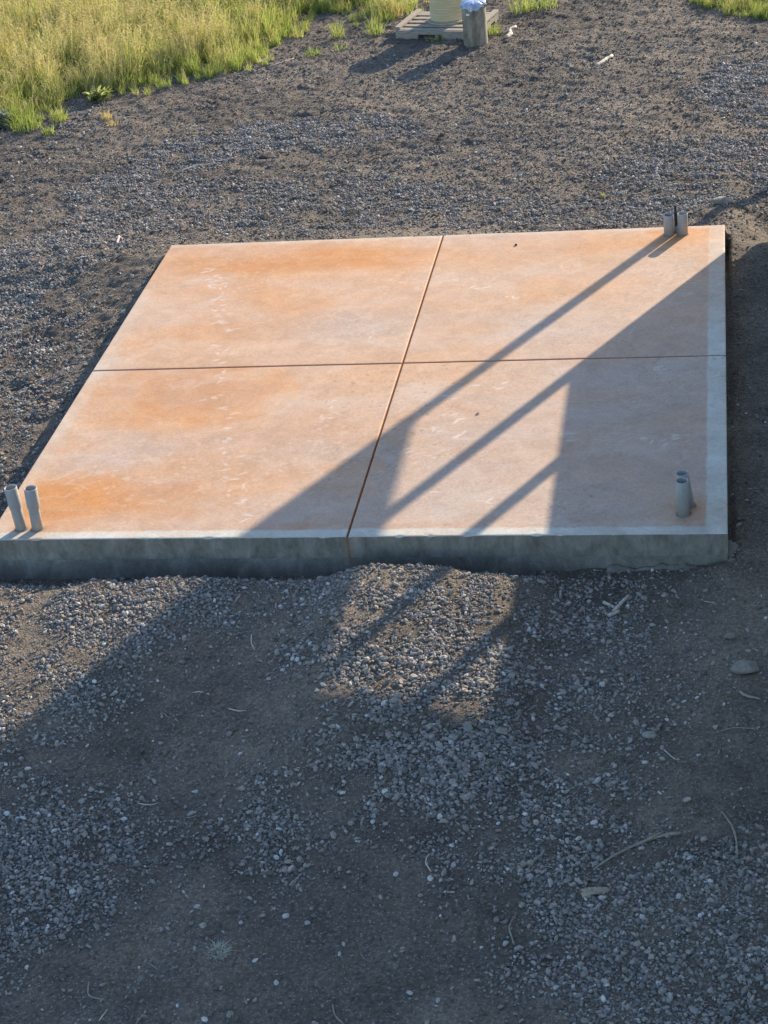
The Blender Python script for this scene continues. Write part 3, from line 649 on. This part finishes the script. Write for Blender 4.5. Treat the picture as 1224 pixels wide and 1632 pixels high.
k = RNG.random(len(x)) < dens; x, y = x[k], y[k]
s = np.clip(RNG.lognormal(math.log(0.0125), 0.5, len(x)), 0.005, 0.06)*np.where(y > 5, 1.15, 1.0)
P = finish(x, y, s, 0.1); n = len(x)
rot = np.stack([RNG.normal(0, 0.6, n), RNG.normal(0, 0.6, n), RNG.uniform(0, 6.28, n)], -1)
scl = s[:, None]*np.stack([RNG.uniform(0.9, 1.4, n), RNG.uniform(0.8, 1.2, n), RNG.uniform(0.6, 1.0, n)], -1)
tag(scatter('soil_crumbs', P, rot, scl, RNG.integers(0, 6, n), crumbs), 'dark crumbs of soil and cinder scattered over the yard', 'soil', kind='stuff')
print('crumbs', n)

# bits of dry straw and splintered wood blown over the yard
def sliver(name, seed, m):
    r = random.Random(seed); L = 1.0; b = r.uniform(-0.25, 0.25)
    V, Fc = tube([(-0.5, 0, 0), (-0.2, b*0.5, 0.03), (0.15, b*0.6, 0.02), (0.5, 0.0, 0.06)], [0.03, 0.045, 0.04, 0.02], 5); me = mesh(name, V, Fc, True); me.materials.append(m); return me
slivers = make_protos('straw_sliver', [sliver(f'straw_sliver_{i}', 800+i, M_PALETWIG if i % 2 else M_TWIG) for i in range(6)])
x, y = gen(-6, 6.0, -4.8, 14.5, 6); k = in_wedge(x, y) & off_slab(x, y, 0.06) & (RNG.random(len(x)) < 0.35+0.65*sstep(-0.1, 0.4, N1.fbm(x*0.9, y*0.9, 3))); x, y = x[k], y[k]; n = len(x)
s = np.clip(RNG.lognormal(math.log(0.055), 0.5, n), 0.02, 0.14)
rot = np.stack([RNG.normal(0, 0.08, n), RNG.normal(0, 0.10, n), RNG.uniform(0, 6.28, n)], -1)
tag(scatter('straw_litter', np.stack([x, y, ground_h(x, y)+0.006], -1), rot, np.stack([s, s*0.8, s*0.8], -1), RNG.integers(0, 6, n), slivers), 'thin bits of dry straw and wood strewn over the soil', 'straw', kind='stuff')
# ------------------------------------------------------------------ grass
def blade_arrays(r, n, hmin, hmax, spread, width, lean, V, Fc, T, tint=None):
    for _ in range(n):
        a = r.uniform(0, 6.283); rr_ = spread*math.sqrt(r.random()); bx, by = rr_*math.cos(a), rr_*math.sin(a)
        h = r.uniform(hmin, hmax); d = r.uniform(0, 6.283); l = abs(r.gauss(0, lean))*h + 0.25*rr_; dx, dy = math.cos(d), math.sin(d)
        if r.random() < 0.5: dx, dy = math.cos(a), math.sin(a)
        fa = r.uniform(0, 6.283); wx, wy = math.cos(fa)*width, math.sin(fa)*width; t = r.random() if tint is None else tint
        b0 = len(V)
        for j, u in enumerate((0, 0.4, 0.75, 1.0)):
            k_ = (1, 0.85, 0.5, 0.06)[j]; cx, cy, cz = bx+dx*l*u*u, by+dy*l*u*u, h*(u-0.25*(l/h)*u*u)
            V.append((cx-wx*k_, cy-wy*k_, cz)); V.append((cx+wx*k_, cy+wy*k_, cz)); T += [t, t]
            if j: Fc.append((b0+2*j-2, b0+2*j-1, b0+2*j+1, b0+2*j))
def tufted(name, seed, n, hmin, hmax, spread, width, lean, m, heads=0):
    r = random.Random(seed); V, Fc, T = [], [], []
    blade_arrays(r, n, hmin, hmax, spread, width, lean, V, Fc, T)
    nb = len(Fc)
    for _ in range(heads):      # seed heads: slim stalk and an open spikelet
        a = r.uniform(0, 6.283); rr_ = spread*r.random(); h = r.uniform(hmax*0.85, hmax*1.3); x_, y_ = rr_*math.cos(a), rr_*math.sin(a); d = r.uniform(0, 6.28); l = h*r.uniform(0.05, 0.3)
        tx, ty = x_+math.cos(d)*l, y_+math.sin(d)*l
        b0 = len(V); V += [(x_-0.0015, y_, 0), (x_+0.0015, y_, 0), (tx+0.001, ty, h), (tx-0.001, ty, h)]; T += [0.5]*4; Fc.append((b0, b0+1, b0+2, b0+3))
        for j in range(5):
            u = 0.72+0.28*j/4; cx, cy, cz = x_+(tx-x_)*u*u, y_+(ty-y_)*u*u, h*u; f = r.uniform(0, 6.28); q = 0.011*(1.25-u)
            ex, ey = math.cos(f), math.sin(f); b0 = len(V)
            V += [(cx, cy, cz), (cx+ex*0.02+ey*q, cy+ey*0.02-ex*q, cz+0.014), (cx+ex*0.034, cy+ey*0.034, cz+0.022), (cx+ex*0.02-ey*q, cy+ey*0.02+ex*q, cz+0.018)]; T += [r.random()]*4; Fc.append((b0, b0+1, b0+2, b0+3))
    me = mesh(name, V, Fc); me.attributes.new('tint', 'FLOAT', 'POINT').data.foreach_set('value', T)
    me.materials.append(m)
    if heads:
        me.materials.append(M_HEADS); me.polygons.foreach_set('material_index', [0]*nb+[1]*(len(Fc)-nb))
    return me
gl = [tufted(f'grass_clump_{i}', 300+i, 38, 0.08, 0.32, 0.09, 0.0044, 0.42, M_GRASS, 5) for i in range(5)] + [tufted(f'grass_clump_{i}', 300+i, 44, 0.07, 0.27, 0.08, 0.0048, 0.28, M_GREEN, 1) for i in range(5, 8)] + [tufted('grass_clump_8', 333, 30, 0.08, 0.28, 0.09, 0.0036, 0.40, M_DRY, 6)]
clumps = make_protos('grass_clump', gl)
def grass_pts(x, y, edge):
    n = len(x); e = edge
    gn = N1.fbm(x*0.8, y*0.8, 3); dn = N4.fbm(x*0.6+20, y*0.6, 3)
    idx = RNG.integers(0, 5, n)
    gp = np.clip(0.80-0.30*np.clip(e, 0, 1.6)+1.0*gn, 0.12, 0.95); k_ = RNG.random(n) < gp; idx = np.where(k_, RNG.integers(5, 8, n), idx)
    dp = np.clip(-0.10+0.10*np.clip(e, 0, 3)+0.9*dn, 0.03, 0.6); k_ = RNG.random(n) < dp; idx = np.where(k_, 8, idx)
    s = RNG.uniform(0.75, 1.2, n)*np.clip(0.42+0.62*e, 0.35, 1.05)*np.where(RNG.random(n) < 0.12, 1.35, 1.0)
    rot = np.stack([RNG.normal(0, 0.10, n), RNG.normal(0, 0.10, n), RNG.uniform(0, 6.28, n)], -1)
    return np.stack([x, y, ground_h(x, y)-0.005], -1), rot, np.stack([s, s, s*RNG.uniform(0.8, 1.2, n)], -1), idx
x, y = gen(-7.5, 1.6, 7.5, 18.5, 190); e = polydist(x, y, GRASS_POLY)+0.22*N3.fbm(x*2.8, y*2.8, 4)
k = (e > 0) & (RNG.random(len(x)) < np.clip(0.14+e*1.5, 0, 1)*np.clip(0.72+1.1*N2.fbm(x*2.4, y*2.4, 3), 0.2, 1)); x, y, e = x[k], y[k], e[k]
xf, yf = gen(-40, 40, 8, 70, 5); ef = polydist(xf, yf, [(-40, 6), (-14, 6.2), (-7.5, 7.8), (-7.5, 18.5), (1.5, 18.5), (6, 19), (14, 14), (40, 12), (40, 70), (-40, 70)]); kf = ef > 0
x = np.concatenate([x, xf[kf]]); y = np.concatenate([y, yf[kf]]); e = np.concatenate([e, np.minimum(ef[kf], 2)])
# strip of grass at the far right
xr, yr = gen(4.7, 8.5, 12.8, 16.5, 150); er = polydist(xr, yr, [(4.82, 13.55), (5.1, 13.25), (5.3, 13.0), (5.8, 12.85), (8.5, 12.7), (8.5, 16), (4.9, 16)])+0.12*N3.fbm(xr*2.6, yr*2.6, 3); kr = er > 0
x = np.concatenate([x, xr[kr]]); y = np.concatenate([y, yr[kr]]); e = np.concatenate([e, er[kr]*0.6])
P, rot, scl, idx = grass_pts(x, y, e)
tag(scatter('meadow_grass', P, rot, scl, idx, clumps), 'tall sunlit yellow green meadow grass with pale seed heads', 'grass', kind='stuff')
print('grass', len(P))
def tuft(name, x, y, seed, n, h, spread, m, label, cat='grass tuft', heads=0, lean=0.4, group=None):
    o = link(name, tufted(name, seed, n, h*0.4, h, spread, 0.0034, lean, m, heads)); o.location = (x, y, gh(x, y)-0.004); tag(o, label, cat, group); return o
tuft('grass_tuft', 0.12, 12.30, 401, 60, 0.13, 0.10, M_GREEN, 'small low green tuft standing alone on the soil just right of the meadow edge')
tuft('grass_tuft', 0.32, 13.02, 402, 70, 0.30, 0.09, M_GREEN, 'tall green tuft with upright blades between the meadow and the pallet')
tuft('grass_tuft', 0.42, 12.55, 403, 40, 0.10, 0.10, M_GREEN, 'thin flat green tuft on bare soil in front of the tall upright tuft')
tuft('grass_tuft', 0.78, 13.12, 404, 80, 0.24, 0.12, M_GREEN, 'bushy green tuft at the left corner of the wooden pallet')
tuft('grass_tuft', -2.60, 10.18, 405, 80, 0.22, 0.10, M_GREEN, 'bright green tuft at the left meadow corner, behind the smallest tuft')
tuft('grass_tuft', -2.58, 9.66, 406, 60, 0.15, 0.07, M_GREEN, 'small bright green tuft farthest out on the soil at the left')
tuft('grass_tuft', -2.90, 9.90, 407, 150, 0.32, 0.17, M_GREEN, 'thick blue green clump at the left end of the meadow edge', heads=2)
tuft('dry_tuft', -2.0, 10.16, 408, 50, 0.16, 0.06, M_DRY, 'upright straw yellow tuft on the bare soil in front of the meadow', lean=0.3)
tuft('dry_tuft', -1.86, 9.93, 409, 45, 0.09, 0.07, M_DRY, 'flat orange straw tuft just in front of the upright yellow one', lean=0.7)
tuft('grass_tuft', 2.36, 12.78, 410, 60, 0.20, 0.08, M_GREEN, 'green tuft growing against the pallet just right of the round pier')
tuft('grass_tuft', 2.62, 13.78, 411, 110, 0.32, 0.16, M_GREEN, 'grass clump behind the pallet, the left one of the pair at the top edge')
tuft('grass_tuft', 2.92, 13.86, 412, 110, 0.22, 0.18, M_GREEN, 'grass clump behind the pallet, the right one of the pair at the top edge')
tuft('grass_tuft', 1.62, 12.66, 413, 40, 0.13, 0.12, M_GREEN, 'faint green tuft in shade in the fork notch of the pallet')
tuft('dry_tuft', 2.54, -3.84, 414, 300, 0.028, 0.06, M_STRAW, 'small pale dead grass tuft lying in the shaded foreground', lean=1.0)
tuft('grass_tuft', 4.02, 6.86, 415, 30, 0.05, 0.02, M_GREEN, 'tiny green sprout in the gravel behind the back conduits')
# broad leaved weeds in the meadow edge
def leafy(name, x, y, seed, n, L, wd, m, label, hgt):
    r = random.Random(seed); V, Fc, T = [], [], []
    for i in range(n):
        a = r.uniform(0, 6.283); el = r.uniform(0.15, 1.2); l = L*r.uniform(0.6, 1.1); z0 = r.uniform(0, hgt); b0 = len(V); t = r.random()
        ca, sa = math.cos(a), math.sin(a); o_ = r.uniform(0, L*0.8); ox, oy = math.cos(r.uniform(0, 6.28))*o_, math.sin(r.uniform(0, 6.28))*o_
        for j, (u, k_) in enumerate(((0, 0.15), (0.3, 0.85), (0.6, 1.0), (0.85, 0.6), (1, 0.05))):
            rr_ = l*u*math.cos(el)*(1+0.2*u); zz = z0+l*(math.sin(el)*u-0.45*u*u*math.cos(el)); q = wd*k_*0.5
            V += [(ox+rr_*ca-sa*q, oy+rr_*sa+ca*q, zz+0.006*k_), (ox+rr_*ca, oy+rr_*sa, zz-0.004), (ox+rr_*ca+sa*q, oy+rr_*sa-ca*q, zz+0.006*k_)]; T += [t]*3
            if j:
                p = b0+3*j; Fc += [(p-3, p-2, p+1, p), (p-2, p-1, p+2, p+1)]
    me = mesh(name, V, Fc, True); me.attributes.new('tint', 'FLOAT', 'POINT').data.foreach_set('value', T)
    o = link(name, me, None, m); o.location = (x, y, gh(x, y)); tag(o, label, 'weed')
leafy('leafy_weed', -2.30, 10.86, 21, 110, 0.13, 0.045, M_WEED, 'pale broad leaved weed at the foot of the meadow grass', 0.10)
leafy('leafy_weed', -3.22, 9.98, 22, 130, 0.09, 0.035, M_GREYLEAF, 'silvery grey green weed at the left edge of the picture', 0.20)

# ------------------------------------------------------------------ rocks, sticks and litter
def rock(name, x, y, s, m, label, seed, cat='rock', group=None, sink=0.25, z=None):
    me = stone_mesh(name, seed, m, 3, 0.10, 0.75); 
    r = Noise(seed)
    for v in me.vertices:
        c_ = v.co; k_ = 1+0.16*float(r.fbm(np.array([c_.x*4+c_.z*3+9]), np.array([c_.y*4+9]), 3)[0]); v.co = c_*k_
    if s[0] > 0.08: me.polygons.foreach_set('use_smooth', [True]*len(me.polygons))
    o = link(name, me); o.scale = s; o.rotation_euler = (0.1, 0.1, random.uniform(0, 6)); o.location = (x, y, (gh(x, y) if z is None else z)+s[2]*(0.5-sink)*0.7)
    tag(o, label, cat, group); return o
rock('rock', 5.30, -1.28, (0.19, 0.16, 0.14), M_ROCK, 'largest tan rock, half sunk in shaded soil at the right edge', 61)
rock('rock', 4.73, -1.92, (0.085, 0.07, 0.06), M_ROCK, 'fist sized yellowish rock left of the thin curved root', 62)
rock('soil_clod', 0.28, 8.52, (0.22, 0.14, 0.10), M_DARKROCK, 'dark clod lying on sunlit gravel behind the slab', 63, 'clod')
rock('soil_clod', -2.66, 8.13, (0.13, 0.12, 0.11), M_DARKROCK, 'round dark clod cut by the left edge of the picture', 64, 'clod')
rock('rock', 5.17, 6.32, (0.22, 0.16, 0.13), M_ROCK, 'grey boulder just behind the back right corner of the slab', 65)
rock('rock', -1.98, 7.05, (0.10, 0.08, 0.06), M_ROCK, 'small grey rock on bare soil left of the gravel drift', 66)
rock('rock', 3.86, -1.95, (0.10, 0.09, 0.07), M_ROCK, 'larger rounded stone at the edge of the central gravel', 67)
rock('rock', 3.66, -1.93, (0.09, 0.08, 0.06), M_ROCK, 'second rounded stone left of the larger one in the central gravel', 68)
rock('rock', 5.21, -0.92, (0.09, 0.07, 0.05), M_ROCK, 'flat grey stone just above the largest tan rock', 69)
for i, (x_, y_) in enumerate(((2.30, -2.15), (2.85, -3.55), (2.98, -3.60), (3.2, -3.75), (2.35, -3.50), (2.62, -3.62), (4.05, -3.72), (4.98, -3.02), (4.72, -2.95), (5.02, -2.1), (1.9, -3.0), (2.9, -4.05), (3.6, -4.1), (3.75, -4.15), (3.4, -3.2), (2.1, -2.5))):
    sz = random.uniform(0.032, 0.05); rock('pale_stone', x_, y_, (sz, sz*0.8, sz*0.7), M_PALE, 'pale loose stone lying singly on the shaded soil', 700+i, 'stone', 'pale stones on the shaded foreground soil')
# litter on the slab
rock('soil_crumb', 3.33, 5.15, (0.035, 0.03, 0.025), M_DARKROCK, 'dark crumb lying on the back right panel of the slab', 71, 'crumb', None, 0.1, H)
rock('leaf_crumb', 3.335, 1.81, (0.045, 0.035, 0.02), M_BARK, 'small curled brown leaf bit on the front right panel', 72, 'leaf', None, 0.1, H)

def wood(name, pts, r0, r1, m, label, cat='twig', lift=0.006, branch=None, flat=False):
    r = random.Random(hash(label) % 1000 if False else len(label)*7)
    P3 = []
    n = len(pts); 
    for i in range(n-1):
        for j in range(4):
            u = j/4; x_ = pts[i][0]*(1-u)+pts[i+1][0]*u; y_ = pts[i][1]*(1-u)+pts[i+1][1]*u; P3.append((x_, y_))
    P3.append(pts[-1])
    # smooth the bends
    for _ in range(2): P3 = [P3[0]]+[((P3[i-1][0]+2*P3[i][0]+P3[i+1][0])/4, (P3[i-1][1]+2*P3[i][1]+P3[i+1][1])/4) for i in range(1, len(P3)-1)]+[P3[-1]]
    c0 = P3[0]; z0 = gh(*c0); nn = len(P3)
    zs = [gh(*p)-z0+lift for p in P3]
    zs = [sum(zs[max(0, i-2):i+3])/len(zs[max(0, i-2):i+3])+0.003 for i in range(nn)]
    pts3 = [(p[0]-c0[0]+r.gauss(0, r0*0.25), p[1]-c0[1]+r.gauss(0, r0*0.25), z) for p, z in zip(P3, zs)]
    rad = [(r0*(1-i/(nn-1))+r1*i/(nn-1))*r.uniform(0.88, 1.12) for i in range(nn)]
    V, Fc = tube(pts3, rad, 8)
    o = link(name, mesh(name, V, Fc, True), None, m); o.location = (c0[0], c0[1], z0); tag(o, label, cat)
    if branch:
        (i, dx, dy, dz) = branch; b = pts3[i]; V, Fc = tube([b, (b[0]+dx*0.5, b[1]+dy*0.5, b[2]+dz*0.7), (b[0]+dx, b[1]+dy, b[2]+dz)], [r1*0.8, r1*0.6, r1*0.35], 6)
        link('side_shoot', mesh('side_shoot', V, Fc, True), o, m)
    return o
wood('twig', [(4.47, -3.14), (4.56, -3.03), (4.68, -2.93), (4.80, -2.85), (4.93, -2.82)], 0.006, 0.010, M_TWIG, 'long curved grey stick in the shaded right foreground, thicker at one end', 'stick', branch=(10, 0.10, 0.06, 0.02))
wood('twig', [(5.15, -2.62), (5.20, -2.72), (5.225, -2.82), (5.235, -3.0)], 0.004, 0.007, M_TWIG, 'thin curved root bending downwards by the right edge', 'root')
wood('twig', [(4.06, -3.14), (4.12, -3.09), (4.18, -3.02)], 0.010, 0.007, M_TWIG, 'short stubby stick left of the bark chip')
wood('twig', [(3.56, -3.03), (3.545, -3.1), (3.59, -3.18)], 0.004, 0.004, M_PALETWIG, 'small pale upright twig below the central gravel')
wood('twig', [(4.085, -3.50), (4.05, -3.6), (4.095, -3.73)], 0.003, 0.005, M_TWIG, 'thin bowed twig left of the lower right gravel')
wood('twig', [(5.12, -1.90), (5.22, -1.84), (5.37, -1.86)], 0.004, 0.003, M_TWIG, 'fine arched straw below the largest tan rock')
wood('twig', [(4.82, -2.06), (4.86, -2.12), (4.89, -2.15)], 0.004, 0.003, M_PALETWIG, 'short bent pale twig between two gravel drifts on the right')
wood('twig', [(1.91, -4.10), (1.93, -4.2), (2.03, -4.22)], 0.004, 0.003, M_TWIG, 'hooked thin twig near the bottom left corner')
wood('twig', [(2.04, -4.36), (2.06, -4.28)], 0.004, 0.003, M_PALETWIG, 'short straight straw below the hooked twig')
wood('twig', [(3.22, -4.20), (3.24, -4.27), (3.30, -4.33)], 0.004, 0.003, M_TWIG, 'small twig at the bottom edge near the middle')
wood('twig', [(2.12, -0.95), (2.14, -1.05), (2.18, -1.12)], 0.004, 0.003, M_PALETWIG, 'bent pale straw in shade below the front face of the slab')
wood('wood_splinter', [(1.55, -0.13), (1.66, -0.23)], 0.012, 0.007, M_PALETWIG, 'pale splinter lying against the front of the slab', 'splinter')
wood('wood_splinter', [(4.46, -0.56), (4.50, -0.47), (4.55, -0.38)], 0.014, 0.010, M_PALETWIG, 'upper long pale splinter of the three in front of the right corner', 'splinter')
wood('wood_splinter', [(4.43, -0.62), (4.50, -0.56)], 0.015, 0.009, M_PALETWIG, 'lower short pale splinter of the three in front of the right corner', 'splinter')
wood('wood_splinter', [(4.39, -0.45), (4.46, -0.51)], 0.012, 0.008, M_PALETWIG, 'left short pale splinter of the three in front of the right corner', 'splinter')
wood('wood_splinter', [(2.54, 12.58), (2.57, 12.72), (2.55, 12.88), (2.60, 13.0)], 0.030, 0.020, M_PALETWIG, 'upright looking pale driftwood piece right of the pallet', 'wood piece', branch=(8, 0.06, 0.02, 0.03))
wood('wood_splinter', [(3.72, 11.2), (3.80, 11.38), (3.89, 11.58)], 0.020, 0.024, M_PALETWIG, 'pale stick on the bare sunlit soil far behind the slab', 'stick')
wood('wood_splinter', [(-0.67, 5.84), (-0.70, 6.06)], 0.016, 0.014, simple('pinkish_wood', (0.50, 0.36, 0.32), 0.8, 0.2, 30, 0.15), 'short pinkish stick in gravel near the back left corner of the slab', 'stick')
wood('twig', [(-0.35, 11.85), (-0.22, 12.0), (-0.12, 12.2)], 0.008, 0.005, M_PALETWIG, 'thin pale twig curving out of the meadow edge')
wood('twig', [(4.72, 5.95), (4.95, 6.15), (5.1, 6.25)], 0.006, 0.004, M_TWIG, 'thin twig lying in the gravel just behind the black cable')
wood('twig', [(5.26, -1.50), (5.31, -1.55), (5.38, -1.57)], 0.009, 0.006, M_TWIG, 'twisted pale root piece below the largest tan rock', 'root')
wood('twig', [(-0.62, 8.15), (-0.45, 8.3), (-0.2, 8.38)], 0.010, 0.006, M_PALETWIG, 'pale stick along the left end of the gravel drift', 'stick')
# bark chip: a curled flake with ragged ends
nx, ny = 14, 7; V, Fc = [], []; r = random.Random(9)
rag0 = [r.uniform(-0.012, 0.012) for _ in range(ny)]; rag1 = [r.uniform(-0.02, 0.012) for _ in range(ny)]
for side in (1, 0):
    for j in range(ny):
        for i in range(nx):
            u, v_ = i/(nx-1), j/(ny-1)-0.5; L_ = 0.15
            x_ = L_*u + rag0[j]*(1-u) + rag1[j]*u; y_ = 0.066*v_*(1-0.35*u)+0.02*u; z_ = 0.016 - 0.055*v_*v_ + 0.006*math.sin(u*5) + 0.006*side+r.gauss(0, 0.0008)
            V.append((x_, y_, z_))
nn = nx*ny
for j in range(ny-1):
    for i in range(nx-1):
        a = j*nx+i; Fc.append((a, a+1, a+nx+1, a+nx)); Fc.append((nn+a, nn+a+nx, nn+a+nx+1, nn+a+1))
loop = [i for i in range(nx)]+[j*nx+nx-1 for j in range(1, ny)]+[(ny-1)*nx+i for i in range(nx-2, -1, -1)]+[j*nx for j in range(ny-2, 0, -1)]
for a, b in zip(loop, loop[1:]+loop[:1]): Fc.append((b, a, nn+a, nn+b))
o = link('bark_chip', mesh('bark_chip', V, Fc, True), None, M_BARK); o.location = (4.42, -3.33, gh(4.48, -3.31)+0.004); o.rotation_euler = (0, 0, 0.15); tag(o, 'pinkish tan bark chip in the shaded right foreground', 'bark')

# ------------------------------------------------------------------ render settings
SC.render.engine = 'CYCLES'
SC.cycles.max_bounces = 6; SC.cycles.diffuse_bounces = 3; SC.cycles.transmission_bounces = 4
